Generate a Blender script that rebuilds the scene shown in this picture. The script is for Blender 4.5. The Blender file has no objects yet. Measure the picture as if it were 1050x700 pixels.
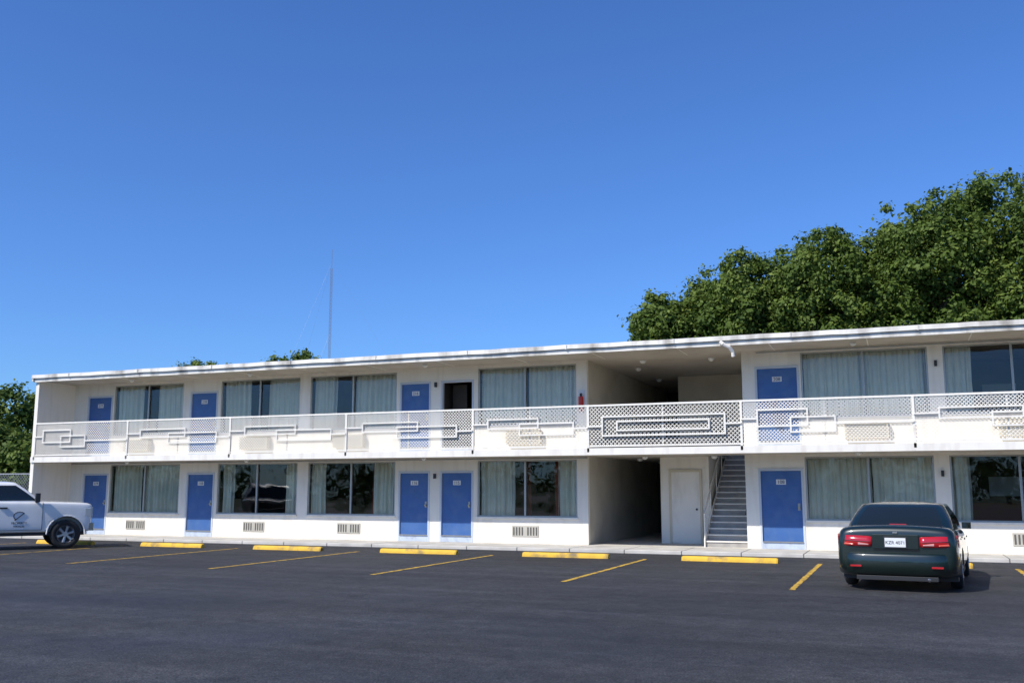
import bpy, bmesh, math, random
import numpy as np
from mathutils import Vector, Matrix
random.seed(7)
scene = bpy.context.scene
COL = scene.collection

# ------------------------------------------------------------------ materials
def nodes_of(name):
    m = bpy.data.materials.new(name); m.use_nodes = True
    nt = m.node_tree; nt.nodes.clear()
    out = nt.nodes.new('ShaderNodeOutputMaterial')
    return m, nt, out

def pmat(name, col, rough=0.6, metal=0.0, var=0.0, vscale=3.0, stretch=(1,1,1), bump=0.0, bscale=40.0,
         dirt=None, dirt_amt=0.0, dscale=1.2, dstretch=(1,1,1), coat=0.0, spec=0.5, dlo=0.45, dhi=0.75):
    m, nt, out = nodes_of(name)
    p = nt.nodes.new('ShaderNodeBsdfPrincipled')
    p.inputs['Roughness'].default_value = rough
    p.inputs['Metallic'].default_value = metal
    p.inputs['Coat Weight'].default_value = coat
    p.inputs['Coat Roughness'].default_value = 0.03
    p.inputs['Specular IOR Level'].default_value = spec
    nt.links.new(p.outputs[0], out.inputs[0])
    tc = nt.nodes.new('ShaderNodeTexCoord')
    def noise(scale, st, detail=5):
        mp = nt.nodes.new('ShaderNodeMapping'); mp.inputs['Scale'].default_value = st
        nt.links.new(tc.outputs['Object'], mp.inputs[0])
        n = nt.nodes.new('ShaderNodeTexNoise'); n.inputs['Scale'].default_value = scale
        n.inputs['Detail'].default_value = detail
        nt.links.new(mp.outputs[0], n.inputs['Vector'])
        return n
    c = (*col, 1)
    last = None
    if var > 0:
        n = noise(vscale, stretch)
        r = nt.nodes.new('ShaderNodeValToRGB')
        r.color_ramp.elements[0].position = 0.3; r.color_ramp.elements[1].position = 0.7
        r.color_ramp.elements[0].color = tuple(x*(1-var) for x in col)+(1,)
        r.color_ramp.elements[1].color = tuple(min(1, x*(1+var)) for x in col)+(1,)
        nt.links.new(n.outputs['Fac'], r.inputs[0]); last = r.outputs[0]
    if dirt is not None:
        n2 = noise(dscale, dstretch, 8)
        r2 = nt.nodes.new('ShaderNodeMapRange')
        r2.inputs['From Min'].default_value = dlo; r2.inputs['From Max'].default_value = dhi
        r2.inputs['To Max'].default_value = dirt_amt
        nt.links.new(n2.outputs['Fac'], r2.inputs['Value'])
        mx = nt.nodes.new('ShaderNodeMix'); mx.data_type = 'RGBA'
        nt.links.new(r2.outputs[0], mx.inputs['Factor'])
        mx.inputs[6].default_value = c
        if last: nt.links.new(last, mx.inputs[6])
        mx.inputs[7].default_value = (*dirt, 1)
        last = mx.outputs[2]
    if last: nt.links.new(last, p.inputs['Base Color'])
    else: p.inputs['Base Color'].default_value = c
    if bump > 0:
        nb = noise(bscale, (1,1,1), 3)
        b = nt.nodes.new('ShaderNodeBump'); b.inputs['Strength'].default_value = bump
        b.inputs['Distance'].default_value = 0.02
        nt.links.new(nb.outputs['Fac'], b.inputs['Height'])
        nt.links.new(b.outputs[0], p.inputs['Normal'])
    return m

M = {}
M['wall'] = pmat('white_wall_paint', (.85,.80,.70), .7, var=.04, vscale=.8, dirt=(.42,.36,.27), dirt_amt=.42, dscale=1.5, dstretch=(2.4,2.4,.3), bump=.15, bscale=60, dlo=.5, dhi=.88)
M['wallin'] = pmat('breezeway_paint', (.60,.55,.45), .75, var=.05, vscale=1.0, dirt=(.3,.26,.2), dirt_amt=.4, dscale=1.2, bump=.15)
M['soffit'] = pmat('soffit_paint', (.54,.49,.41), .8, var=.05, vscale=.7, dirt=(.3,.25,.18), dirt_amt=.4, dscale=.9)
M['trim'] = pmat('white_trim', (.83,.79,.71), .5, var=.03, vscale=2, dirt=(.4,.34,.27), dirt_amt=.45, dscale=2.5, dstretch=(1.5,1,.4), dlo=.5, dhi=.82)
M['rail'] = pmat('railing_paint', (.84,.80,.71), .45, var=.04, vscale=4, dirt=(.35,.22,.14), dirt_amt=.4, dscale=4, dlo=.55, dhi=.8)
M['fascia'] = pmat('roof_edge_metal', (.76,.73,.66), .45, var=.06, vscale=1.2, dirt=(.22,.19,.15), dirt_amt=.8, dscale=2.2, dstretch=(1,1,.3), dlo=.48, dhi=.72)
M['roof'] = pmat('roof_membrane', (.3,.3,.3), .9, var=.1)
M['concrete'] = pmat('sidewalk_concrete', (.58,.55,.49), .85, var=.08, vscale=2, dirt=(.25,.23,.2), dirt_amt=.5, dscale=1.3, bump=.2)
M['blue'] = pmat('blue_door_paint', (.045,.125,.34), .45, var=.08, vscale=2.5, dirt=(.12,.2,.36), dirt_amt=.4, dscale=3)
M['frame'] = pmat('door_frame_paint', (.55,.60,.66), .5, var=.04)
M['kick'] = pmat('door_sill_paint', (.50,.57,.68), .5, var=.06, dirt=(.25,.25,.25), dirt_amt=.5, dscale=6)
M['alu'] = pmat('aluminium_frame', (.40,.39,.36), .4, .6, var=.05)
M['dark'] = pmat('dark_metal', (.03,.03,.03), .5)
M['slot'] = pmat('vent_slot', (.10,.095,.085), .6)
M['grille'] = pmat('vent_grille', (.50,.47,.40), .5, .2, var=.1)
M['acunit'] = pmat('ac_unit_case', (.62,.55,.41), .5, var=.05)
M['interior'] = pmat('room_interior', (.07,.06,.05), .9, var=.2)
M['stair'] = pmat('stair_riser_paint', (.36,.34,.31), .7, var=.12, vscale=4)
M['plate'] = pmat('number_plate', (.72,.73,.74), .4)
M['ink'] = pmat('black_ink', (.02,.02,.03), .5)
M['brass'] = pmat('metal_knob', (.5,.42,.25), .3, .9)
M['red'] = pmat('red_enamel', (.5,.03,.02), .35)
M['redcurt'] = pmat('rust_curtain', (.28,.06,.035), .8)
M['curtain'] = pmat('curtain_cloth', (.92,.85,.70), .9, var=.05, vscale=4)
M['bark'] = pmat('bark', (.10,.075,.05), .9, var=.3, vscale=6, bump=.5, bscale=12)
M['globe'] = pmat('lamp_globe', (.8,.8,.76), .3)
M['galv'] = pmat('galvanised_steel', (.4,.41,.42), .45, .5, var=.1)
M['tower'] = pmat('tower_paint', (.26,.22,.22), .6)
M['tyre'] = pmat('tyre_rubber', (.02,.02,.02), .8, bump=.1)
M['rim'] = pmat('alloy_rim', (.5,.5,.5), .3, .8)
M['green'] = pmat('dark_green_car_paint', (.0025,.012,.0095), .35, .1, coat=1.0, var=.05)
M['white_car'] = pmat('white_car_paint', (.84,.83,.80), .35, coat=.8, var=.02, dirt=(.4,.37,.32), dirt_amt=.2, dscale=2)
M['carglass'] = pmat('car_glass', (.010,.014,.014), .04, coat=.3)
M['taillight'] = pmat('tail_light_red', (.42,.008,.012), .12, coat=1)
M['amber'] = pmat('indicator_lens', (.65,.09,.05), .2, coat=1)
M['lamp'] = pmat('headlight_lens', (.6,.62,.63), .1, .3, coat=1)
M['revlamp'] = pmat('reverse_lamp_lens', (.5,.22,.20), .15, coat=1)
M['blackpl'] = pmat('black_plastic', (.02,.02,.022), .5)
M['chrome'] = pmat('chrome', (.6,.6,.6), .15, 1.0)
M['yellowstop'] = pmat('yellow_stop_paint', (.72,.43,.03), .7, var=.12, vscale=3, dirt=(.16,.13,.08), dirt_amt=.9, dscale=3.5, bump=.3, bscale=30, dlo=.48, dhi=.70)
M['line'] = pmat('yellow_line_paint', (.62,.38,.04), .8, var=.15, vscale=5, dirt=(.04,.04,.042), dirt_amt=.95, dscale=7, dlo=.47, dhi=.68)

def asphalt():
    m, nt, out = nodes_of('asphalt')
    p = nt.nodes.new('ShaderNodeBsdfPrincipled'); nt.links.new(p.outputs[0], out.inputs[0])
    tc = nt.nodes.new('ShaderNodeTexCoord')
    def noise(sc, det=6, st=(1,1,1), rotz=0, loc=(0,0,0)):
        mp = nt.nodes.new('ShaderNodeMapping'); mp.inputs['Scale'].default_value = st
        mp.inputs['Rotation'].default_value[2] = rotz; mp.inputs['Location'].default_value = loc
        nt.links.new(tc.outputs['Object'], mp.inputs[0])
        n = nt.nodes.new('ShaderNodeTexNoise'); n.inputs['Scale'].default_value = sc; n.inputs['Detail'].default_value = det
        nt.links.new(mp.outputs[0], n.inputs['Vector']); return n
    def ramp(n, a, b, c0, c1):
        r = nt.nodes.new('ShaderNodeValToRGB')
        r.color_ramp.elements[0].position = a; r.color_ramp.elements[1].position = b
        r.color_ramp.elements[0].color = (*c0,1); r.color_ramp.elements[1].color = (*c1,1)
        nt.links.new(n.outputs['Fac'], r.inputs[0]); return r
    def mul(a, b, f=1.0, t='MULTIPLY'):
        x = nt.nodes.new('ShaderNodeMix'); x.data_type = 'RGBA'; x.blend_type = t
        x.inputs['Factor'].default_value = f
        nt.links.new(a, x.inputs[6]); nt.links.new(b, x.inputs[7]); return x.outputs[2]
    big = ramp(noise(.16, 6), .35, .68, (.025,.0248,.0262), (.038,.0378,.0395))
    c = big.outputs[0]
    for args in ((ramp(noise(.5, 5, (.22, 1.8, 1), .12), .35, .7, (.78,)*3, (1.25,)*3)),
                 (ramp(noise(.8, 6, (.15, 2.6, 1), -.5, (7,3,0)), .50, .72, (1,)*3, (1.4,)*3)),
                 (ramp(noise(2.5, 8), .3, .72, (.76,)*3, (1.26,)*3)),
                 (ramp(noise(11, 6), .35, .7, (.75,)*3, (1.35,)*3)),
                 (ramp(noise(45, 4), .4, .75, (.6,)*3, (2.3,)*3)),
                 (ramp(noise(.9, 2, (1,1,1), 0, (3,9,0)), .26, .33, (.6,)*3, (1,)*3))):
        c = mul(c, args.outputs[0])
    nt.links.new(c, p.inputs['Base Color'])
    rr = ramp(noise(.4, 5), .3, .7, (.6,)*3, (.85,)*3)
    nt.links.new(rr.outputs[0], p.inputs['Roughness'])
    b = nt.nodes.new('ShaderNodeBump'); b.inputs['Strength'].default_value = .8; b.inputs['Distance'].default_value = .015
    nb = noise(32, 5); nt.links.new(nb.outputs['Fac'], b.inputs['Height']); nt.links.new(b.outputs[0], p.inputs['Normal'])
    return m
M['asphalt'] = asphalt()
M['grass'] = pmat('grass_ground', (.06,.09,.03), .95, var=.3, vscale=.3, dirt=(.10,.09,.05), dirt_amt=.6, dscale=.8)

def glass():
    m, nt, out = nodes_of('window_glass')
    tr = nt.nodes.new('ShaderNodeBsdfTransparent'); tr.inputs[0].default_value = (.94,.955,.91,1)
    gl = nt.nodes.new('ShaderNodeBsdfGlossy'); gl.inputs['Roughness'].default_value = .02
    gl.inputs['Color'].default_value = (.9,.93,.95,1)
    fr = nt.nodes.new('ShaderNodeFresnel'); fr.inputs[0].default_value = 1.6
    tc = nt.nodes.new('ShaderNodeTexCoord')
    n = nt.nodes.new('ShaderNodeTexNoise'); n.inputs['Scale'].default_value = .9
    nt.links.new(tc.outputs['Object'], n.inputs['Vector'])
    b = nt.nodes.new('ShaderNodeBump'); b.inputs['Strength'].default_value = .25; b.inputs['Distance'].default_value = .05
    nt.links.new(n.outputs['Fac'], b.inputs['Height']); nt.links.new(b.outputs[0], gl.inputs['Normal'])
    mx = nt.nodes.new('ShaderNodeMixShader')
    nt.links.new(fr.outputs[0], mx.inputs[0]); nt.links.new(tr.outputs[0], mx.inputs[1]); nt.links.new(gl.outputs[0], mx.inputs[2])
    nt.links.new(mx.outputs[0], out.inputs[0])
    return m
M['glass'] = glass()

def leafmat():
    m, nt, out = nodes_of('leaf_foliage')
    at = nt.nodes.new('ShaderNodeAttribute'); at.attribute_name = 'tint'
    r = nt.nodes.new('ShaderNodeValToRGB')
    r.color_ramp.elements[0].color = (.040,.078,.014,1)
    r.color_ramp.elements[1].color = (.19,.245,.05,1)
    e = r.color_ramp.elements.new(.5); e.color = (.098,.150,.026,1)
    nt.links.new(at.outputs['Fac'], r.inputs[0])
    d = nt.nodes.new('ShaderNodeBsdfPrincipled'); d.inputs['Roughness'].default_value = .6
    d.inputs['Specular IOR Level'].default_value = .2
    t = nt.nodes.new('ShaderNodeBsdfTranslucent')
    nt.links.new(r.outputs[0], d.inputs['Base Color']); nt.links.new(r.outputs[0], t.inputs[0])
    mx = nt.nodes.new('ShaderNodeMixShader'); mx.inputs[0].default_value = .28
    nt.links.new(d.outputs[0], mx.inputs[1]); nt.links.new(t.outputs[0], mx.inputs[2])
    nt.links.new(mx.outputs[0], out.inputs[0])
    return m
M['leaf'] = leafmat()

# ------------------------------------------------------------------ mesh helpers
class MB:
    def __init__(s): s.v=[]; s.f=[]; s.m=[]; s.mats=[]
    def mi(s, k):
        if k not in s.mats: s.mats.append(k)
        return s.mats.index(k)
    def box(s, x0,x1,y0,y1,z0,z1, mat):
        if x0>x1: x0,x1=x1,x0
        if y0>y1: y0,y1=y1,y0
        if z0>z1: z0,z1=z1,z0
        b=len(s.v); i=s.mi(mat)
        s.v += [(x0,y0,z0),(x1,y0,z0),(x1,y1,z0),(x0,y1,z0),(x0,y0,z1),(x1,y0,z1),(x1,y1,z1),(x0,y1,z1)]
        for f in ((0,3,2,1),(4,5,6,7),(0,1,5,4),(1,2,6,5),(2,3,7,6),(3,0,4,7)):
            s.f.append(tuple(b+k for k in f)); s.m.append(i)
    def poly(s, pts, mat):
        b=len(s.v); s.v += [tuple(p) for p in pts]; s.f.append(tuple(range(b,b+len(pts)))); s.m.append(s.mi(mat))
    def bar(s, p, q, w, mat, n=4, w2=None):
        p=Vector(p); q=Vector(q); d=(q-p)
        if d.length<1e-5: return
        d.normalize(); a=d.orthogonal().normalized()
        if abs(d.z)<.99:
            a=d.cross(Vector((0,0,1))).normalized()
        c=d.cross(a); b=len(s.v); i=s.mi(mat); w2 = w if w2 is None else w2
        for (pt,ww) in ((p,w),(q,w2)):
            for k in range(n):
                an=2*math.pi*(k+.5)/n
                s.v.append(tuple(pt+a*math.cos(an)*ww+c*math.sin(an)*ww))
        for k in range(n):
            s.f.append((b+k,b+(k+1)%n,b+n+(k+1)%n,b+n+k)); s.m.append(i)
        s.f.append(tuple(b+n-1-k for k in range(n))); s.m.append(i)
        s.f.append(tuple(b+n+k for k in range(n))); s.m.append(i)
    def grid(s, rows, mat):
        b=len(s.v); i=s.mi(mat) if isinstance(mat,str) else None; nr=len(rows); nc=len(rows[0])
        for r in rows: s.v += [tuple(p) for p in r]
        for r in range(nr-1):
            for c in range(nc-1):
                s.f.append((b+r*nc+c,b+r*nc+c+1,b+(r+1)*nc+c+1,b+(r+1)*nc+c)); s.m.append(i if i is not None else s.mi(mat(r,c)))
    def obj(s, name, parent=None, smooth=False, bevel=0, seg=2):
        me=bpy.data.meshes.new(name); me.from_pydata(s.v,[],s.f); me.update()
        for k in s.mats: me.materials.append(M[k])
        me.polygons.foreach_set('material_index', s.m)
        if smooth: me.polygons.foreach_set('use_smooth',[True]*len(s.f))
        o=bpy.data.objects.new(name,me); COL.objects.link(o)
        if parent: o.parent=parent
        if bevel>0:
            bm=o.modifiers.new('bevel','BEVEL'); bm.width=bevel; bm.segments=seg; bm.limit_method='ANGLE'; bm.angle_limit=math.radians(30)
        return o

def empty(name, loc=(0,0,0), rotz=0):
    e=bpy.data.objects.new(name,None); e.location=loc; e.rotation_euler=(0,0,rotz); COL.objects.link(e); return e

def clip_lattice(mb, x0,x1,z0,z1,y,pitch,w,th,mat, both=True):
    H=z1-z0
    n=int((x1-x0+H)/pitch)+1
    for k in range(n+1):
        for sgn in ((1,-1) if both else (1,)):
            if sgn==1:
                c=x0-H+k*pitch
                p=(c,z0); q=(c+H,z1)
            else:
                c=x0+k*pitch
                p=(c,z0); q=(c-H,z1)
            dx=q[0]-p[0]
            t0,t1=0,1
            ta=(x0-p[0])/dx; tb=(x1-p[0])/dx
            if ta>tb: ta,tb=tb,ta
            t0=max(t0,ta); t1=min(t1,tb)
            if t1-t0<.02: continue
            a=(p[0]+dx*t0, z0+H*t0); b=(p[0]+dx*t1, z0+H*t1)
            yy = y if sgn==1 else y+th*1.3
            o=w*.7071/2
            bb=len(mb.v); i=mb.mi(mat)
            pts=[(a[0]-o*sgn,a[1]+o),(a[0]+o*sgn,a[1]-o),(b[0]+o*sgn,b[1]-o),(b[0]-o*sgn,b[1]+o)]
            for Y in (yy,yy+th):
                for (px,pz) in pts: mb.v.append((px,Y,pz))
            fs=[(0,1,2,3),(7,6,5,4),(0,4,5,1),(2,6,7,3)]
            for f in fs: mb.f.append(tuple(bb+k2 for k2 in f)); mb.m.append(i)

# ------------------------------------------------------------------ ground
g=MB(); g.poly([(-900,-900,-.004),(900,-900,-.004),(900,900,-.004),(-900,900,-.004)],'grass'); g.obj('ground')
pl=MB(); pl.poly([(-48,-55,0),(40,-55,0),(40,-.12,0),(-48,-.12,0)],'asphalt')
lot=pl.obj('parking_lot')
ln=MB()
for x in (-26.2,-22.1,-18.0,-14.0,-10.0,-5.95,-1.85,2.2,6.3,10.4):
    n=40
    L=[];R=[]
    for k in range(n+1):
        y=-8.3+6.3*k/n
        L.append((x-.05+random.uniform(-.010,.010),y,.004)); R.append((x+.05+random.uniform(-.010,.010),y,.004))
    ln.grid([L,R],'line')
ln.obj('parking_lines', lot)
for i,xc in enumerate((-24.4,-20.3,-16.2,-12.1,-7.98,-3.9,.2,4.3,8.4)):
    s=MB()
    x0,x1=xc-1.13,xc+1.13
    prof=[(-.10,0.002),(-.085,.06),(-.05,.115),(.05,.115),(.085,.06),(.10,.002)]
    rows=[]
    yo=random.uniform(-.05,.05); sk=random.uniform(-.03,.03)
    for k,(x,sc) in enumerate([(x0,.0),(x0,.85),(x0+.04,1),(xc-.4,1),(xc+.4,1),(x1-.04,1),(x1,.85),(x1,.0)]):
        rows.append([(x, -2.12+yo+sk*(x-xc)+p[0]*max(sc,.02), p[1]*max(sc,.05)) for p in prof])
    s.grid(rows,'yellowstop')
    o=s.obj('wheel_stop',bevel=.008)

# ------------------------------------------------------------------ motel
motel=empty('motel_building')
XL,XR=-28.5,16.0
W=1.7; BK=13.0
DECK0,DECK1=2.65,2.80
RZ=5.50
BL,BR=-8.54,-4.01
doors=[(-27.72,-26.55),(-23.06,-21.88),(-14.78,-13.68),(-13.33,-12.20),(-3.66,-2.47),(4.55,5.72),(6.1,7.27),(13.6,14.8)]
wins=[(-26.48,-23.37),(-21.76,-18.55),(-18.14,-14.90),(-12.06,-8.87),(-2.42,.79),(1.16,4.37),(7.4,10.6),(10.95,13.5)]

wall=MB()
def wallrun(a,b,openings,z0,z1,dt,wb,wt):
    cur=a
    for (x0,x1,kind) in openings:
        if x0>cur: wall.box(cur,x0,W,W+.16,z0,z1,'wall')
        if kind=='d':
            wall.box(x0,x1,W+.003,W+.16,dt,z1,'wall')
        else:
            wall.box(x0,x1,W+.003,W+.16,z0,wb,'wall')
            if wt<z1: wall.box(x0,x1,W+.003,W+.16,wt,z1,'wall')
        cur=x1
    if b>cur: wall.box(cur,b,W,W+.16,z0,z1,'wall')
ops=sorted([(a,b,'d') for a,b in doors]+[(a,b,'w') for a,b in wins])
FL=[(.05,DECK0,2.25,.87,2.56,.1),(DECK1-.02,RZ,5.06,3.62,5.40,DECK1)]
for (z0,z1,dt,wb,wt,fl) in FL:
    wallrun(XL+.15,BL,[o for o in ops if o[1]<=BL+.01],z0,z1,dt,wb,wt)
    wallrun(-3.67,XR-.15,[o for o in ops if o[0]>-3.7],z0,z1,dt,wb,wt)
wall.obj('front_wall',motel)

st=MB()
st.box(XL,XL+.15,0.03,BK,.02,RZ-.01,'wall')
st.box(XR-.15,XR,0.03,BK,.02,RZ-.01,'wall')
st.box(XL+.15,XR-.15,BK-.16,BK,.02,RZ-.01,'wall')
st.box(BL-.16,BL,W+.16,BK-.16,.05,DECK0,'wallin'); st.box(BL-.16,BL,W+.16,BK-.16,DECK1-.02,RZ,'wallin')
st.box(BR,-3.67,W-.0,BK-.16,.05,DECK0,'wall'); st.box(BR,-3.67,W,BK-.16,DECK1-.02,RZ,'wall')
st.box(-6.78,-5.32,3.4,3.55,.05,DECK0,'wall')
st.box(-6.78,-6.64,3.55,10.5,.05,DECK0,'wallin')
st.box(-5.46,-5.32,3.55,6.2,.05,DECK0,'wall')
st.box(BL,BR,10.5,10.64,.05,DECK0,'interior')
st.box(-6.45,-5.60,3.37,3.40,.14,2.2,'trim'); st.box(-6.52,-6.45,3.355,3.40,.1,2.27,'acunit'); st.box(-5.60,-5.53,3.355,3.40,.1,2.27,'acunit'); st.box(-6.45,-5.60,3.355,3.40,2.2,2.27,'acunit')
st.box(-5.72,-5.67,3.32,3.37,1.08,1.13,'dark')
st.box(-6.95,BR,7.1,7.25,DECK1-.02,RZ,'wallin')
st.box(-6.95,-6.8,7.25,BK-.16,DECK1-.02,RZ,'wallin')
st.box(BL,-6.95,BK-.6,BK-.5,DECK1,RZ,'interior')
st.obj('structural_walls',motel)

dk=MB()
dk.box(XL+.15,XR-.15,0,W,DECK0,DECK1,'trim')
dk.box(XL+.02,XR-.02,-.02,0.0,DECK0-.03,DECK1+.01,'trim')
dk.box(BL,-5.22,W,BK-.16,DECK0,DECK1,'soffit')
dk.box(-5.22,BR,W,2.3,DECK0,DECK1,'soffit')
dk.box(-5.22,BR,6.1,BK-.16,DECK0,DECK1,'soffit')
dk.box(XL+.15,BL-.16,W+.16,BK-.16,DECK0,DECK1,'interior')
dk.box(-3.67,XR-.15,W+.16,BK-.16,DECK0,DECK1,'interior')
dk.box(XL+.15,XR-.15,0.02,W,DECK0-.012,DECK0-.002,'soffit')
dk.obj('balcony_deck',motel)

rm=MB()
for (z0,z1) in ((.1,DECK0-.02),(DECK1,RZ-.02)):
    rm.box(XL+.15,BL-.16,6.0,6.1,z0,z1,'interior'); rm.box(-3.67,XR-.15,6.0,6.1,z0,z1,'interior')
    for x in (-23.2,-18.34,-13.5,.98,5.9,10.8):
        rm.box(x-.05,x+.05,W+.17,6.0,z0,z1,'interior')
    rm.box(XL+.15,BL-.16,W+.17,6.0,z0-.003,z0+.004,'interior'); rm.box(-3.67,XR-.15,W+.17,6.0,z0-.003,z0+.004,'interior')
    for x in (-20.2,-16.5,-10.3,2.8):
        rm.box(x-.8,x+.8,3.6,5.8,z0+.05,z0+.6,'acunit'); rm.box(x-.9,x+.9,5.85,5.97,z0+.3,z0+1.2,'redcurt')
        rm.box(x-.45,x+.45,5.93,5.98,z0+1.4,z0+1.95,'plate')
rm.obj('room_partitions',motel)

wf=MB(); gl=MB(); cu=MB()
def curtain(x0,x1,z0,z1,mat,seed,y=W+.19):
    n=max(8,int((x1-x0)/.02)); rnd=random.Random(seed)
    ph=rnd.uniform(0,6); rows=[]; fr=rnd.uniform(22,30)
    for zz in (z0,z0+.35,(z0+z1)/2,z1-.25,z1):
        am=.065 if zz<z1-.2 else .03
        row=[]
        for k in range(n+1):
            x=x0+(x1-x0)*k/n
            yy=y+am*math.sin(x*fr+ph+math.sin(x*2.7+ph)*2.6+.3*zz)+am*.45*math.sin(x*fr*2.3+ph+math.sin(x*5)*1.5)
            row.append((x+.01*math.sin(zz*3+ph),yy,zz))
        rows.append(row)
    cu.grid(rows,mat)
lay={0:([(0,.44),(.47,1)],[(0,.40),(.62,1)]),
     1:([(0,.17),(.86,1)],[(0,.36),(.60,1)]),
     2:([(0,.18),(.74,1)],[(0,.28),(.50,1)]),
     3:([(0,.36),(.80,1)],[(0,.48),(.50,1)]),
     4:([(0,.52),(.53,1)],[(0,.50),(.51,1)]),
     5:([(0,.14),(.85,1)],[(0,.20),(.9,1)]),
     6:([(0,.5),(.52,1)],[(0,.3),(.6,1)]),7:([(0,1)],[(0,.5)])}
for wi,(x0,x1) in enumerate(wins):
    for fi,(fz0,fz1,dt,wb,wt,fl) in enumerate(FL):
        yA,yB=W+.03,W+.09
        wf.box(x0,x1,yA,yB,wb,wb+.045,'alu'); wf.box(x0,x1,yA,yB,wt-.045,wt,'alu')
        wf.box(x0,x0+.045,yA+.002,yB-.002,wb+.045,wt-.045,'alu'); wf.box(x1-.045,x1,yA+.002,yB-.002,wb+.045,wt-.045,'alu')
        xm=(x0+x1)/2+(.0 if wi!=3 else -.05)
        wf.box(xm-.03,xm+.03,yA-.01,yB-.002,wb+.045,wt-.045,'alu')
        wf.box(x0-.03,x1+.03,W-.045,W+.028,wb-.05,wb-.002,'trim')
        gl.poly([(x0+.045,W+.06,wb+.045),(xm-.03,W+.06,wb+.045),(xm-.03,W+.06,wt-.045),(x0+.045,W+.06,wt-.045)],'glass')
        gl.poly([(xm+.03,W+.072,wb+.045),(x1-.045,W+.072,wb+.045),(x1-.045,W+.072,wt-.045),(xm+.03,W+.072,wt-.045)],'glass')
        for ci,(a,b) in enumerate(lay[wi][fi]):
            curtain(x0+.05+(x1-x0-.1)*a,x0+.05+(x1-x0-.1)*b,wb-.1,wt-.01,'curtain',wi*10+fi*3+ci)
        if wi==3 and fi==0:
            curtain(x0+.05+3.1*.47,x0+.05+3.1*.52,wb-.1,wt,'redcurt',77,W+.28); curtain(x0+.05+3.1*.77,x0+.05+3.1*.81,wb-.1,wt,'redcurt',78,W+.28)
        if wi==2 and fi==0:
            curtain(x0+3.24*.70,x0+3.24*.76,wb-.1,wt,'redcurt',79,W+.29)
wf.obj('window_frames',motel); gl.obj('window_glass',motel); cu.obj('curtains',motel,smooth=True)

dr=MB()
nums_lo=['119','118','116','115','108','106','105','104']; nums_hi=['219','218','216','215','208','206','205','204']
for di,(x0,x1) in enumerate(doors):
    for fi,(fz0,fz1,dt,wb,wt,fl) in enumerate(FL):
        fr=.06; lb=fl+.2
        dr.box(x0,x0+fr,W-.015,W+.12,fl,dt,'frame'); dr.box(x1-fr,x1,W-.015,W+.12,fl,dt,'frame'); dr.box(x0+fr,x1-fr,W-.015,W+.12,dt-fr,dt,'frame')
        dr.box(x0+fr,x1-fr,W-.01,W+.10,fl+.0,lb-.02,'kick'); dr.box(x0+fr,x1-fr,W-.05,W+.1,lb-.02,lb,'alu')
        if fi==1 and di==3:
            dr.box(x1-fr-.05,x1-fr,W+.12,W+1.1,lb,dt-fr,'blue')
            dr.box(x0+fr,x0+fr+.5,W+.75,W+.8,lb,dt-fr,'interior')
            continue
        dr.box(x0+fr,x1-fr,W+.035,W+.08,lb,dt-fr-.003,'blue')
        xc=(x0+x1)/2
        dr.box(xc-.13,xc+.13,W+.022,W+.034,dt-.43,dt-.29,'plate')
        dr.box(x1-fr-.12,x1-fr-.05,W+.022,W+.034,lb+.83,lb+1.02,'alu')
        dr.bar((x1-fr-.085,W+.035,lb+.9),(x1-fr-.085,W-.03,lb+.9),.03,'brass',8)
        dr.bar((xc,W+.035,lb+1.35),(xc,W+.02,lb+1.35),.012,'dark',6)
        t=bpy.data.curves.new('num','FONT'); t.body=(nums_hi if fi else nums_lo)[di]; t.size=.13; t.align_x='CENTER'; t.extrude=.002
        t.materials.append(M['ink'])
        to=bpy.data.objects.new('door_number',t); COL.objects.link(to); to.location=(xc,W+.019,dt-.405); to.rotation_euler=(math.pi/2,0,0); to.parent=motel
dr.obj('room_doors',motel,bevel=.004,seg=1)

ac=MB()
for x in (-25.2,-20.2,-16.55,-10.5,-.8,2.9,8.9):
    if x!=-.8:
        ac.box(x-.42,x+.42,W-.02,W,.30,.62,'grille')
        for k in range(9):
            xx=x-.36+.72*k/8
            if k!=4: ac.box(xx-.022,xx+.022,W-.03,W-.021,.34,.58,'slot')
    z=3.02
    ac.box(x-.55,x+.55,W-.22,W,z,z+.42,'acunit')
    for k in range(7): ac.box(x-.5,x+.5,W-.235,W-.221,z+.05+k*.05,z+.065+k*.05,'grille')
ac.obj('air_conditioners',motel,bevel=.006,seg=1)

rf=MB()
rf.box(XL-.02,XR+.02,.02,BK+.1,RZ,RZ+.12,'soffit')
rf.box(XL-.05,XR+.05,-.02,BK+.12,RZ+.12,RZ+.15,'roof')
rf.box(XL-.05,XR+.05,-.05,.018,RZ-.05,RZ+.10,'fascia')
rows=[[],[],[],[]]; n=150
for k in range(n+1):
    x=XL-.08+(XR-XL+.16)*k/n
    j=.005*math.sin(x*1.3)+.004*math.sin(x*3.7+1)+random.uniform(-.004,.004)
    jy=.006*math.sin(x*2.1+2)
    rows[0].append((x,-.055+jy*.3,RZ+.085+j)); rows[1].append((x,-.115+jy,RZ+.08+j)); rows[2].append((x,-.105+jy,RZ+.20+j*.8)); rows[3].append((x,.3,RZ+.215))
rf.grid(rows,'fascia')
for k in range(14):
    x=XL+1.6+k*3.05; rf.box(x,x+.04,-.128,-.10,RZ+.075,RZ+.20,'fascia')
rf.box(XL-.08,XL-.02,-.10,BK,RZ-.02,RZ+.19,'fascia')
for k in range(18): 
    x=XL+1+k*2.44; rf.box(x,x+.03,.03,W,RZ-.008,RZ,'trim')
rf.obj('roof',motel)
fx=MB()
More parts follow.
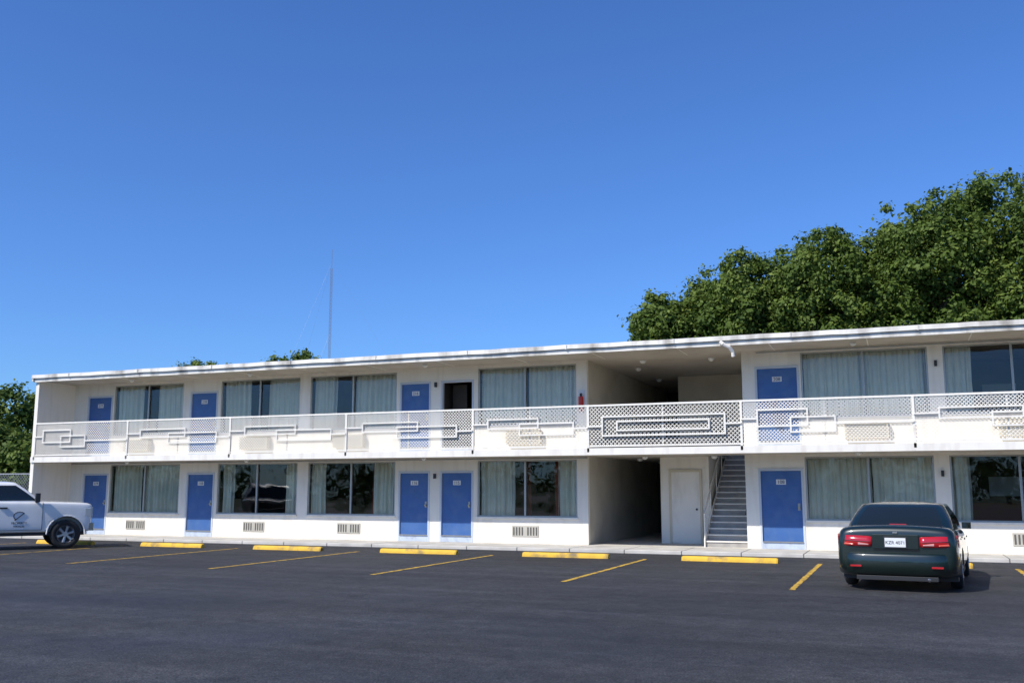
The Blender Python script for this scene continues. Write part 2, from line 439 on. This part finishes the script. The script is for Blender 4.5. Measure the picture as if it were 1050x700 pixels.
def dome(x,y,z,r,mat):
    rows=[]
    for a in range(0,6):
        th=a/5*math.pi/2
        rows.append([(x+r*math.cos(th)*math.cos(p*2*math.pi/14),y+r*math.cos(th)*math.sin(p*2*math.pi/14),z-r*math.sin(th)) for p in range(15)])
    fx.grid(rows,mat)
for (x,y) in ((-7.6,4.2),(-7.0,2.4),(-5.0,2.6),(-7.7,7.5)):
    dome(x,y,RZ-.01,.10,'globe'); dome(x,y,DECK0-.01,.09,'globe')
for x in (-25,-20.0,-13.5,-1,5.8): dome(x,.9,RZ-.01,.09,'globe'); dome(x,.9,DECK0-.014,.08,'globe')
pts=[(-4.28,-.10,RZ+.05),(-4.2,-.12,RZ-.02),(-4.05,-.06,RZ-.10),(-3.98,.02,RZ-.22),(-3.97,.04,RZ-.34)]
for a,b in zip(pts,pts[1:]): fx.bar(a,b,.05,'trim',10)
fx.bar((-8.70,W-.09,3.95),(-8.70,W-.09,4.4),.075,'red',10); fx.bar((-8.70,W-.09,4.4),(-8.70,W-.09,4.5),.035,'dark',8); fx.box(-8.80,-8.60,W-.02,W-.003,3.9,4.6,'plate')
for x in (-13.5,.98):
    for z in (2.1,4.95):
        fx.box(x-.035,x+.035,W-.07,W,z-.08,z+.07,'dark')
fx.bar((XL+.2,W-.02,DECK0-.05),(BL,W-.02,DECK0-.05),.014,'galv',6)
fx.bar((-3.6,W-.02,RZ-.05),(XR-.2,W-.02,RZ-.05),.014,'galv',6)
fx.obj('fixtures',motel,smooth=False)

sr=MB(); N=16; run=.26; rise=2.70/N
for k in range(N):
    y=2.0+k*run; z=.1+k*rise
    sr.box(-5.2,-4.03,y,y+.03,z,z+rise-.035,'stair')
    sr.box(-5.2,-4.03,y-.03,y+run+.01,z+rise-.035,z+rise,'trim')
x=-5.24
b=(2.0+N*run,2.8)
v=[(x,1.92,.06),(x,2.15,.06),(x,b[0],b[1]-.12),(x,b[0],b[1]+.05),(x,1.92,.33)]
sr.poly(v,'trim'); sr.poly([(p[0]+.035,p[1],p[2]) for p in reversed(v)],'trim')
for i in range(len(v)):
    p=v[i]; q=v[(i+1)%len(v)]
    sr.poly([p,(p[0]+.035,p[1],p[2]),(q[0]+.035,q[1],q[2]),q],'trim')
sr.bar((-5.22,1.95,1.0),(-5.22,2.0+N*run,3.7),.022,'rail',8)
for k in range(0,N,4): sr.bar((-5.22,1.97+k*run,.2+k*rise),(-5.22,1.97+k*run,1.02+k*rise),.018,'rail',6)
sr.bar((-4.07,1.95,1.0),(-4.07,2.0+N*run,3.7),.02,'dark',8)
sr.obj('staircase',motel)

rl=MB()
posts=[-28.33,-24.2,-20.0,-15.7,-11.47,-7.99,-3.82,.35,4.5,8.7,12.9,15.8]
zt,zb=4.0,2.86
rl.box(posts[0],posts[-1],-.012,.045,zt-.05,zt,'rail'); rl.box(posts[0],posts[-1],-.008,.04,zb-.02,zb+.025,'rail')
for p in posts: rl.box(p-.03,p+.03,-.02,.05,DECK1-.1,zt-.051,'rail')
for bi,(a,b) in enumerate(zip(posts,posts[1:])):
    m=(a+b)/2
    rl.box(m-.015,m+.015,0.022,.045,zb+.026,zt-.051,'rail')
    if bi in (4,5): clip_lattice(rl,a+.03,b-.03,zb+.026,zt-.051,.006,.11,.018,.006,'rail')
    else: clip_lattice(rl,a+.03,b-.03,zb+.026,zt-.051,.006,.092,.0180,.005,'rail')
    L=b-a; y0,y1=-.055,-.012; r=.021
    def H(f0,f1,z): rl.box(a+f0*L,a+f1*L,y0,y1,z-r,z+r,'rail')
    def V(f,z0,z1): rl.box(a+f*L-r,a+f*L+r,y0+.002,y1-.002,z0-r,z1+r,'rail')
    def R(f0,f1,z0,z1): H(f0,f1,z0);H(f0,f1,z1);V(f0,z0,z1);V(f1,z0,z1)
    if bi in (0,6):
        R(.30,.56,3.14,3.52); R(.10,.40,3.30,3.72); H(.56,1,3.34); H(0,.10,3.5)
    elif bi==5:
        R(.10,.90,3.14,3.66); R(.20,.80,3.28,3.52); H(0,.10,3.4); H(.9,1,3.4)
    else:
        R(.14,.58,3.40,3.66); R(.42,.88,3.20,3.52); H(0,.14,3.53); H(.88,1,3.36)
rl.obj('balcony_railing',motel)

sw=MB()
x=XL-1.5
while x<XR+2:
    sw.box(x,x+1.52,-.14,W+.02,.0,.1,'concrete'); x+=1.535
sw.box(XL-1.5,XR+2,-.12,W+.0,-.02,.094,'dark')
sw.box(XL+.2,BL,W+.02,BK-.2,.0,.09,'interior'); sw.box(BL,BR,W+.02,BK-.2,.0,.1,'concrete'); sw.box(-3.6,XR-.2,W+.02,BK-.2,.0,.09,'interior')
sw.obj('sidewalk',None,bevel=.012,seg=1)

# ------------------------------------------------------------------ vehicles
def evaluate_to_mesh(o):
    dg=bpy.context.evaluated_depsgraph_get(); ev=o.evaluated_get(dg)
    me=bpy.data.meshes.new_from_object(ev); o.modifiers.clear(); o.data=me
def cyl_x(x0,x1,y,z,r,n=40):
    bm=bmesh.new(); bmesh.ops.create_cone(bm,cap_ends=True,segments=n,radius1=r,radius2=r,depth=abs(x1-x0))
    bmesh.ops.rotate(bm,verts=bm.verts,matrix=Matrix.Rotation(math.pi/2,3,'Y')); bmesh.ops.translate(bm,verts=bm.verts,vec=((x0+x1)/2,y,z))
    me=bpy.data.meshes.new('c'); bm.to_mesh(me); bm.free(); o=bpy.data.objects.new('cutter',me); COL.objects.link(o); return o
def loft_body(name,stations,prof,mat,parent,sub=2,cuts=(),boxcut=None):
    verts=[];faces=[]
    P=None
    for s in stations:
        half=prof(*s[1:]); y=s[0]
        ring=[(x,y,z) for x,z in half]+[(-x,y,z) for x,z in reversed(half[1:-1])]
        P=len(ring); verts+=ring
    for i in range(len(stations)-1):
        for k in range(P):
            faces.append((i*P+k,i*P+(k+1)%P,(i+1)*P+(k+1)%P,(i+1)*P+k))
    h=P//2
    for base,flip in ((0,False),((len(stations)-1)*P,True)):
        for k in range(h):
            a=base+k; b=base+k+1; c=base+(P-k-1)%P; d=base+(P-k)%P
            f2=[]
            for q in [a,b,c,d]:
                if q not in f2: f2.append(q)
            if len(f2)>=3: faces.append(tuple(f2 if flip else f2[::-1]))
    me=bpy.data.meshes.new(name); me.from_pydata(verts,[],faces); me.materials.append(M[mat])
    bm=bmesh.new(); bm.from_mesh(me); bmesh.ops.recalc_face_normals(bm,faces=bm.faces); bm.to_mesh(me); bm.free()
    for p in me.polygons: p.use_smooth=True
    o=bpy.data.objects.new(name,me); COL.objects.link(o)
    s=o.modifiers.new('s','SUBSURF'); s.levels=sub; s.render_levels=sub
    bpy.context.view_layer.update(); evaluate_to_mesh(o)
    cutters=[]
    for c in cuts:
        cutters.append(cyl_x(*c))
    if boxcut:
        mb=MB(); mb.box(*boxcut,mat); cutters.append(mb.obj('cutter'))
    for c in cutters:
        b=o.modifiers.new('b','BOOLEAN'); b.operation='DIFFERENCE'; b.object=c; b.solver='EXACT'
    bpy.context.view_layer.update(); evaluate_to_mesh(o)
    for c in cutters: bpy.data.objects.remove(c)
    o.parent=parent
    return o
def cabin(name,parent,paint,base,top,bow,dome_h,rad,pillars,glass_t=(.12,.86),bulge=.03):
    nr,na,ns=12,4,24
    def ring(a,yr,yf,z,bw,rr):
        pts=[]; tags=[]
        def add(x,y,t): pts.append((x,y,z)); tags.append(t)
        rr=min(rr,a*.5,(yf-yr)*.3)
        for k in range(nr): 
            x=-(a-rr)+2*(a-rr)*k/nr; add(x,yr-bw*(1-(x/a)**2),('r',k/nr))
        for k in range(na):
            t=math.pi/2*k/na; add(a-rr+rr*math.sin(t),yr+rr-rr*math.cos(t)-bw*(1-((a-rr)/a)**2)*math.cos(t),('c',0))
        for k in range(ns): add(a,yr+rr+(yf-yr-2*rr)*k/ns,('s',k/ns))
        for k in range(na):
            t=math.pi/2*k/na; add(a-rr+rr*math.cos(t),yf-rr+rr*math.sin(t)+bw*(1-((a-rr)/a)**2)*math.sin(t),('c',0))
        for k in range(nr):
            x=(a-rr)-2*(a-rr)*k/nr; add(x,yf+bw*(1-(x/a)**2),('f',k/nr))
        for k in range(na):
            t=math.pi/2*k/na; add(-(a-rr)-rr*math.sin(t),yf-rr+rr*math.cos(t)+bw*(1-((a-rr)/a)**2)*math.cos(t),('c',0))
        for k in range(ns): add(-a,yf-rr-(yf-yr-2*rr)*k/ns,('s',1-(k+1)/ns))
        for k in range(na):
            t=math.pi/2*k/na; add(-(a-rr)-rr*math.cos(t),yr+rr-rr*math.sin(t)-bw*(1-((a-rr)/a)**2)*math.sin(t),('c',0))
        pts.append(pts[0]); return pts,tags
    levels=[0,glass_t[0],.3,.5,.7,glass_t[1],1.0]; rows=[]; lv=[]
    for t in levels:
        bu=bulge*math.sin(math.pi*t)
        l=lambda i: base[i]*(1-t)+top[i]*t
        p,tags=ring(l(0)+bu,l(1)-bu,l(2)+bu,l(3),bow,rad); rows.append(p); lv.append(t)
    for s in (.96,.88,.7,.45,.2,.02):
        ym=(top[1]+top[2])/2; hy=(top[2]-top[1])/2
        p,_=ring(top[0]*s,ym-hy*s,ym+hy*s,top[3]+dome_h*(1-s**2.4),bow*s,rad*s); rows.append(p); lv.append(2)
    def mat(r,c):
        if lv[r]>=glass_t[0]-1e-6 and r+1<len(lv) and lv[r+1]<=glass_t[1]+1e-6:
            k,u=tags[c]
            if k in 'rf': return 'carglass'
            if k=='s':
                for (a,b) in pillars:
                    if a<=u<b: return 'carglass'
        return paint
    mb=MB(); mb.grid(rows,mat); return mb.obj(name,parent,smooth=True)
def wheel(parent,name,x,y,r,w,side,rim='rim',spokes=5):
    mb=MB(); n=36
    prof=[(-w/2,r*.62),(-w/2,r*.9),(-w/2+.03,r*.985),(0,r),(w/2-.03,r*.985),(w/2,r*.9),(w/2,r*.66),(w/2-.02,r*.62)]
    rows=[[(px,pr*math.cos(2*math.pi*k/n),r+pr*math.sin(2*math.pi*k/n)) for k in range(n+1)] for px,pr in prof]
    mb.grid(rows,'tyre')
    prof=[(w/2-.02,r*.62),(w/2-.005,r*.60),(w/2-.04,r*.55),(w/2-.08,r*.5)]
    rows=[[(px,pr*math.cos(2*math.pi*k/n),r+pr*math.sin(2*math.pi*k/n)) for k in range(n+1)] for px,pr in prof]
    mb.grid(rows,rim)
    mb.poly([(w/2-.08,r*.62*math.cos(2*math.pi*k/n),r+r*.62*math.sin(2*math.pi*k/n)) for k in range(n)],'dark')
    mb.poly([(-w/2,r*.62*math.cos(2*math.pi*k/n),r+r*.62*math.sin(2*math.pi*k/n)) for k in range(n)],'dark')
    for k in range(spokes):
        a=2*math.pi*k/spokes+.3
        mb.bar((w/2-.05,0,r),(w/2-.04,r*.56*math.cos(a),r+r*.56*math.sin(a)),.035,rim,6,.05)
    mb.bar((w/2-.08,0,r),(w/2-.01,0,r),.07,rim,14)
    o=mb.obj(name,parent,smooth=False); o.location=(x,y,0)
    if side<0: o.scale=(-1,1,1)
    for p in o.data.polygons:
        if p.material_index==0: p.use_smooth=True

car=empty('parked_sedan',(.05,-5.50,.0),math.radians(-5))
def sprof(w,zb,zt):
    return [(0,zb),(.55*w,zb),(.90*w,zb+.02),(.985*w,zb+.12),(w,zb+(zt-zb)*.45),(.99*w,zt-.24),(.965*w,zt-.10),(.90*w,zt-.015),(.72*w,zt+.012),(.35*w,zt+.03),(0,zt+.035)]
stn=[(-2.42,.78,.44,.90),(-2.41,.90,.34,1.0),(-2.33,.955,.26,1.055),(-2.15,.975,.22,1.065),(-1.72,.985,.20,1.055),(-1.0,.99,.19,.995),(0,.99,.19,.965),(.95,.985,.19,.965),(1.5,.975,.2,.91),(2.0,.93,.22,.80),(2.28,.86,.28,.72),(2.38,.72,.36,.64)]
loft_body('body',stn,sprof,'green',car,2,[(.62,1.2,-1.36,.32,.375),(-.62,-1.2,-1.36,.32,.375),(.62,1.2,1.36,.32,.375),(-.62,-1.2,1.36,.32,.375)])
cabin('cabin',car,'green',(.885,-1.80,1.15,.95),(.70,-.98,.30,1.42),.10,.055,.16,[(.06,.44),(.50,.94)],(.12,.90),.035)
bp=MB()
z0,z1,w,y=.25,.64,.93,-2.53
rows=[]
for z,d in ((z0,.12),(z0+.04,.03),((z0+z1)/2,0),(z1-.05,.01),(z1-.01,.03),(z1+.005,.16)):
    row=[]
    for k in range(33):
        t=-1+2*k/32
        row.append((w*t*1.055*(1-d*.1), y+d+.42*abs(t)**8+.06*t*t, z))
    rows.append(row)
bp.grid(rows,'green')
bp.obj('rear_bumper',car,smooth=True)
tl=MB()
for sx in (-1,1):
    def strip(x0,x1,z0,z1,mat,off):
        rows=[]
        for z,dd in ((z0,.03),(z0+.01,0),((z0+z1)/2,0),(z1-.01,.01),(z1,.04)):
            row=[]
            for k in range(17):
                x=x0+(x1-x0)*k/16; t=x/.97
                zz=z+ (.03*(x-x0)/(x1-x0) if z>=z1-.011 else 0)
                row.append((sx*x, -2.462-off+dd+.26*abs(t)**12+.03*t*t+(.03 if k==0 else 0), zz))
            rows.append(row)
        tl.grid(rows if sx>0 else [list(reversed(r)) for r in rows],mat)
    strip(.38,.968,.735,.905,'taillight',.004)
    strip(.42,.60,.752,.790,'revlamp',.012)
    strip(.66,.90,.752,.790,'amber',.012)
    strip(.39,.95,.806,.814,'blackpl',.012)
tl.obj('tail_lights',car,smooth=True)
dt=MB()
dt.box(-.165,.165,-2.485,-2.45,.735,.885,'plate'); dt.box(-.36,.36,-2.462,-2.40,.705,.94,'green'); dt.box(-.185,.185,-2.473,-2.45,.715,.905,'blackpl')
dt.box(-.36,.36,-2.452,-2.41,.690,.700,'blackpl')
for sx in (-1,1):
    dt.box(sx*.72-.005,sx*.72+.005,-2.28,-1.85,1.070,1.076,'blackpl')
    dt.box(sx*.64-.09,sx*.64+.09,-2.528,-2.49,.40,.43,'taillight')
dt.box(-.04,.04,-2.45,-2.40,.955,.985,'chrome')
dt.box(-.64,.64,-2.50,-2.3,.19,.26,'blackpl')
dt.box(-.92,.92,-2.0,2.1,.16,.25,'blackpl')
dt.box(-.14,.14,-1.86,-1.80,1.07,1.10,'taillight')
dt.bar((.5,-2.3,.22),(.5,-2.50,.21),.028,'chrome',10)
dt.box(-.82,-.50,2.24,2.37,.56,.66,'lamp'); dt.box(.50,.82,2.24,2.37,.56,.66,'lamp')
for sx in (-1,1):
    dt.box(sx*.92,sx*1.08,.62,.76,.95,1.07,'green')
    dt.box(sx*.94,sx*1.065,.612,.619,.965,1.055,'carglass')
    for yy in (-.62,.35): dt.box(sx*.99,sx*1.01,yy,yy+.16,.80,.83,'green')
dt.obj('details',car,bevel=.006,seg=2)
t=bpy.data.curves.new('plate_text','FONT'); t.body='KZR 4071'; t.size=.075; t.align_x='CENTER'; t.extrude=.001; t.materials.append(M['ink'])
o=bpy.data.objects.new('licence_text',t); COL.objects.link(o); o.parent=car; o.location=(0,-2.488,.785); o.rotation_euler=(math.pi/2,0,0)
for sx in (-1,1):
    for yy in (-1.36,1.36): wheel(car,'wheel',sx*.87,yy,.315,.2,sx)

truck=empty('pickup_truck',(-24.46,-4.85,0),math.radians(-37))
def tprof(w,zb,zt):
    return [(0,zb),(.6*w,zb),(.95*w,zb+.005),(.995*w,zb+.05),(w,zb+(zt-zb)*.5),(1.0*w,zt-.20),(.995*w,zt-.07),(.975*w,zt-.012),(.92*w,zt+.003),(.4*w,zt+.015),(0,zt+.02)]
ts=[(-2.95,.96,.54,1.36),(-2.94,.99,.51,1.385),(-2.88,1.0,.48,1.39),(-1.0,1.0,.46,1.39),(-.86,1.0,.46,1.36),(.8,1.0,.46,1.34),(1.15,.998,.46,1.335),(1.6,.99,.46,1.325),(2.25,.985,.46,1.30),(2.44,.975,.47,1.285),(2.52,.95,.50,1.24),(2.54,.90,.53,1.20)]
loft_body('body',ts,tprof,'white_car',truck,2,[(.55,1.3,-1.75,.43,.50),(-.55,-1.3,-1.75,.43,.50),(.55,1.3,1.85,.43,.50),(-.55,-1.3,1.85,.43,.50)],boxcut=(-.82,.82,-2.82,-1.02,.85,1.6))
cabin('cab',truck,'white_car',(.95,-.92,1.22,1.30),(.80,-.80,.46,1.88),.05,.05,.10,[(.04,.32),(.40,.98)],(.12,.86),.03)
td=MB()
td.box(-.96,.96,2.46,2.60,.50,.72,'chrome'); td.box(-.98,.98,-3.05,-2.9,.50,.70,'chrome')
td.box(-.60,.60,2.52,2.555,.74,1.16,'blackpl'); td.box(-.58,.58,2.55,2.57,.92,.97,'chrome')
for sx in (-1,1):
    td.box(sx*.62,sx*.94,2.42,2.555,.88,1.18,'lamp'); td.box(sx*.93,sx*.982,2.34,2.50,.92,1.14,'lamp')
    td.box(sx*1.02,sx*1.26,.98,1.10,1.33,1.58,'blackpl'); td.box(sx*.92,sx*1.05,1.0,1.06,1.32,1.37,'blackpl')
    for yy in (.20,-.60): td.box(sx*1.0,sx*1.028,yy-.10,yy+.10,1.15,1.19,'blackpl')
    for yy in (1.20,.02,-.80): td.box(sx*.985,sx*1.003,yy,yy+.012,.55,1.32,'blackpl')
    td.box(sx*.985,sx*1.003,-.80,1.20,.545,.555,'blackpl')
    td.box(sx*.98,sx*1.001,-1.0,-.98,.5,1.36,'blackpl')
    td.box(sx*.93,sx*.97,-2.955,-2.9,.85,1.25,'taillight')
    for yc in (-1.75,1.85):
        for k in range(14):
            a0=math.pi*k/14-.05; a1=math.pi*(k+1)/14+.02
            td.bar((sx*.985,yc+.51*math.cos(a0),.43+.51*math.sin(a0)),(sx*.985,yc+.51*math.cos(a1),.43+.51*math.sin(a1)),.022,'white_car',4)
td.box(-.88,.88,-2.7,2.35,.38,.47,'blackpl')
for sx in (1,-1):
    for k in range(9):
        a0=math.radians(40+k*22); a1=math.radians(40+(k+1)*22)
        td.bar((sx*1.003,.62+.15*math.cos(a0)*sx,.94+.12*math.sin(a0)),(sx*1.003,.62+.15*math.cos(a1)*sx,.94+.12*math.sin(a1)),.018,'ink',4,.010)
    td.bar((sx*1.003,.50,.82),(sx*1.003,.74,1.03),.016,'ink')
td.obj('details',truck,bevel=.006,seg=2)
for j,(txt,z,sz) in enumerate((('PROPERTY',.72,.085),('SERVICES',.63,.07))):
    t=bpy.data.curves.new('lettering','FONT'); t.body=txt; t.size=sz; t.align_x='CENTER'; t.extrude=.002; t.materials.append(M['ink'])
    o=bpy.data.objects.new('door_lettering',t); COL.objects.link(o); o.parent=truck; o.location=(1.004,.62,z); o.rotation_euler=(math.pi/2,0,math.pi/2)
for sx in (-1,1):
    for yy in (-1.75,1.85): wheel(truck,'wheel',sx*.86,yy,.41,.26,sx,spokes=6)

# ------------------------------------------------------------------ trees
def mesh_np(name,verts,tint,parent):
    me=bpy.data.meshes.new(name); nv=len(verts); nf=nv//4
    me.vertices.add(nv); me.vertices.foreach_set('co',verts.astype(np.float32).ravel())
    me.loops.add(nv); me.loops.foreach_set('vertex_index',np.arange(nv,dtype=np.int32))
    me.polygons.add(nf); me.polygons.foreach_set('loop_start',np.arange(0,nv,4,dtype=np.int32))
    me.polygons.foreach_set('loop_total',np.full(nf,4,dtype=np.int32))
    me.update(calc_edges=True)
    a=me.attributes.new('tint','FLOAT','FACE'); a.data.foreach_set('value',tint.astype(np.float32))
    me.materials.append(M['leaf'])
    o=bpy.data.objects.new(name,me); COL.objects.link(o)
    if parent: o.parent=parent
    return o
def unit(rng,n):
    v=rng.normal(size=(n,3)); return v/np.linalg.norm(v,axis=1)[:,None]
def leaves(rng,cents,rads,per,size,flat=.75):
    nc=len(cents); n=nc*per
    d=unit(rng,n); rr=rng.random(n)**.5
    c=np.repeat(cents,per,0); r=np.repeat(rads,per)
    lump=1+.25*np.sin(d[:,0]*5+c[:,1]*3)*np.sin(d[:,2]*4+c[:,0]*2)
    soft=1+.18*rng.normal(size=n)*(rr>.75)
    pos=c+d*(rr*r*lump*soft)[:,None]*np.array([1,1,flat])
    nrm=d*.9+rng.normal(size=(n,3))*.45+np.array([0,0,.35]); nrm/=np.linalg.norm(nrm,axis=1)[:,None]
    t=np.cross(nrm,unit(rng,n)); t/=np.linalg.norm(t,axis=1)[:,None]
    b=np.cross(nrm,t)
    s=size*(.6+.8*rng.random(n))[:,None]
    a=s*.62
    q=np.stack([pos-t*s, pos+b*a-t*s*.1+nrm*s*.12, pos+t*s, pos-b*a-t*s*.1+nrm*s*.12],1)
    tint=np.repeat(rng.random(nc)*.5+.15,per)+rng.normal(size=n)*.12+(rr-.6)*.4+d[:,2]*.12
    return q.reshape(-1,3), np.clip(tint,0,1)
def tree(loc,h,r,base,seed,nc=110,per=240,leaf=.11,flat=.8):
    rng=np.random.default_rng(seed); e=empty('deciduous_tree',loc)
    zc=(h+base)/2; rz=(h-base)/2
    d=unit(rng,nc); rad=.22+.62*rng.random(nc)**.55
    ph=rng.random(3)*6
    lump=1+.08*np.sin(d[:,0]*4+ph[0])+.08*np.sin(d[:,1]*5+ph[1])+.06*np.sin(d[:,2]*6+ph[2])
    taper=np.where(d[:,2]>0,1.0-.12*d[:,2],1.0)
    ext=np.array([r,r,rz])
    cents=d*(rad*lump)[:,None]*ext*np.stack([taper,taper,np.ones(nc)],1)+np.array([0,0,zc])
    rads=r*(.22+.16*rng.random(nc))
    q,t=leaves(rng,cents,rads,per,leaf,flat)
    ns=130; d2=unit(rng,ns); tp=np.where(d2[:,2]>0,1.0-.12*d2[:,2],1.0)
    lump2=1+.08*np.sin(d2[:,0]*4+ph[0])+.08*np.sin(d2[:,1]*5+ph[1])+.06*np.sin(d2[:,2]*6+ph[2])
    c2=d2*ext*(lump2*(.80+.13*rng.random(ns)))[:,None]*np.stack([tp,tp,np.ones(ns)],1)+np.array([0,0,zc])
    q2,t2=leaves(rng,c2,r*(.11+.10*rng.random(ns)),85,leaf*.9,flat)
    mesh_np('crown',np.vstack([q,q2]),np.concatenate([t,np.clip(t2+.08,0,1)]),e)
    mb=MB(); p=Vector((0,0,-.1)); R=h*.022+.06
    pts=[p]
    for k in range(1,8):
        pts.append(Vector((rng.normal()*.12*k**.5,rng.normal()*.12*k**.5,h*.85*k/7)))
    for k in range(7): mb.bar(pts[k],pts[k+1],R*(1-k/8),'bark',9,R*(1-(k+1)/8))
    for k in range(0,nc,7):
        c=Vector(cents[k]); zz=min(max(base*.8,c.z-r*.7),h*.8); f=max(0,zz/(h*.85)); i=min(6,int(f*7)); a=pts[i].lerp(pts[i+1],f*7-i)
        m=a.lerp(c,.5)+Vector((0,0,.2)); mb.bar(a,m,R*.3,'bark',6,R*.2); mb.bar(m,c,R*.2,'bark',6,R*.06)
    mb.obj('trunk',e,smooth=True)
specs=[((-11.1,24.5),12.4,2.6,3.5),((-8.9,26),13.2,2.8,4),((-7.0,24),14.2,2.9,3.5),((-4.9,27),15.0,3.2,4),((-3.2,23.5),15.1,3.1,3.5),
       ((-.4,25.5),15.2,3.3,3.5),((2.0,24),16.6,3.3,3.5),((4.6,26.5),17.9,3.6,4),((7.2,24.0),16.9,3.6,3.5),((10.4,25),16.5,4,3.5),((15,26),15,4.2,3.5)]
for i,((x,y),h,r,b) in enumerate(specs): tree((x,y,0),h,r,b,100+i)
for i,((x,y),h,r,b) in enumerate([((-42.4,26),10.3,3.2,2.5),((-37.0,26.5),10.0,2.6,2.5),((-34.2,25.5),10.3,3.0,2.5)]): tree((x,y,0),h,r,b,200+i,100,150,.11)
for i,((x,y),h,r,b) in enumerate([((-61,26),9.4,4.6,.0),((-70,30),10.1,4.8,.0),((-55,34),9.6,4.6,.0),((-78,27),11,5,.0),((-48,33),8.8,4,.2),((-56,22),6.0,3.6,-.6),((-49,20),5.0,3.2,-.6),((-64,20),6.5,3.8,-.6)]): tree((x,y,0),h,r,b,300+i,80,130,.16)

rng=np.random.default_rng(5)
cs=[];rs=[]
for k in range(420):
    a=rng.uniform(0,2*math.pi); R=rng.uniform(125,150)
    cs.append((R*math.cos(a),R*math.sin(a)*.9,rng.uniform(1,8))); rs.append(rng.uniform(3,5.5))
q,t=leaves(rng,np.array(cs),np.array(rs),90,.65)
mesh_np('distant_tree_row',q,t,None)

fe=MB()
fx0,fx1,fy=-46.0,-28.9,4.0
x=fx0
while x<=fx1+.01:
    fe.bar((x,fy,0),(x,fy,2.35),.035,'galv',8); x+=2.85
fe.bar((fx0,fy,2.3),(fx1,fy,2.3),.028,'galv',8); fe.bar((fx0,fy,.08),(fx1,fy,.08),.01,'galv',6)
clip_lattice(fe,fx0,fx1,.08,2.3,fy-.01,.14,.010,.005,'galv')
fe.obj('chain_link_fence')

tw=MB(); H=71; n=60
tp=[]
for k in range(3):
    a=2*math.pi*k/3; tp.append((math.cos(a)*.36,math.sin(a)*.36))
for k in range(3):
    tw.bar((tp[k][0],tp[k][1],0),(tp[k][0],tp[k][1],H-3),.045,'tower')
for s in range(n):
    z0=(H-3)*s/n; z1=(H-3)*(s+1)/n
    for k in range(3):
        p=tp[k]; q2=tp[(k+1)%3]; tw.bar((p[0],p[1],z0),(q2[0],q2[1],z1),.025,'tower')
tw.bar((0,0,H-3),(0,0,H+3),.06,'tower')
for k in range(3):
    a=2*math.pi*k/3+.5
    for z in (25,48,70): tw.bar((0,0,z),(math.cos(a)*z*.6,math.sin(a)*z*.6,0),.012,'galv',4)
to=tw.obj('radio_tower'); to.location=(-158,224,0)

# ------------------------------------------------------------------ light
el,az=math.radians(44),math.radians(30)
S=Vector((-math.sin(az)*math.cos(el),-math.cos(az)*math.cos(el),math.sin(el)))
sd=bpy.data.lights.new('sun','SUN'); sd.energy=5.0; sd.angle=math.radians(.53); sd.color=(1,.95,.87)
so=bpy.data.objects.new('sun',sd); so.rotation_euler=S.to_track_quat('Z','Y').to_euler(); COL.objects.link(so); so.location=(0,0,50)
w=bpy.data.worlds.new('World'); scene.world=w; w.use_nodes=True; nt=w.node_tree
bg=nt.nodes['Background']; sky=nt.nodes.new('ShaderNodeTexSky'); sky.sky_type='NISHITA'; sky.sun_disc=False
sky.sun_elevation=el; sky.sun_rotation=math.atan2(S.x,S.y)%(2*math.pi); sky.air_density=1.0; sky.dust_density=.5; sky.ozone_density=3.0; sky.altitude=100
mx=nt.nodes.new('ShaderNodeMix'); mx.data_type='RGBA'; mx.blend_type='MULTIPLY'; mx.inputs['Factor'].default_value=1
mx.inputs[7].default_value=(.52,.84,1.36,1)
nt.links.new(sky.outputs[0],mx.inputs[6]); nt.links.new(mx.outputs[2],bg.inputs[0]); bg.inputs[1].default_value=.122

cam=bpy.data.cameras.new('camera'); cam.sensor_width=36; cam.lens=34.29; cam.clip_end=3000; cam.clip_start=.1
co=bpy.data.objects.new('camera',cam); co.location=(0,-25.9,1.7); co.rotation_euler=(math.radians(98.59),0,math.radians(21.6)); COL.objects.link(co); scene.camera=co
scene.view_settings.view_transform='Standard'; scene.view_settings.look='None'; scene.view_settings.exposure=0
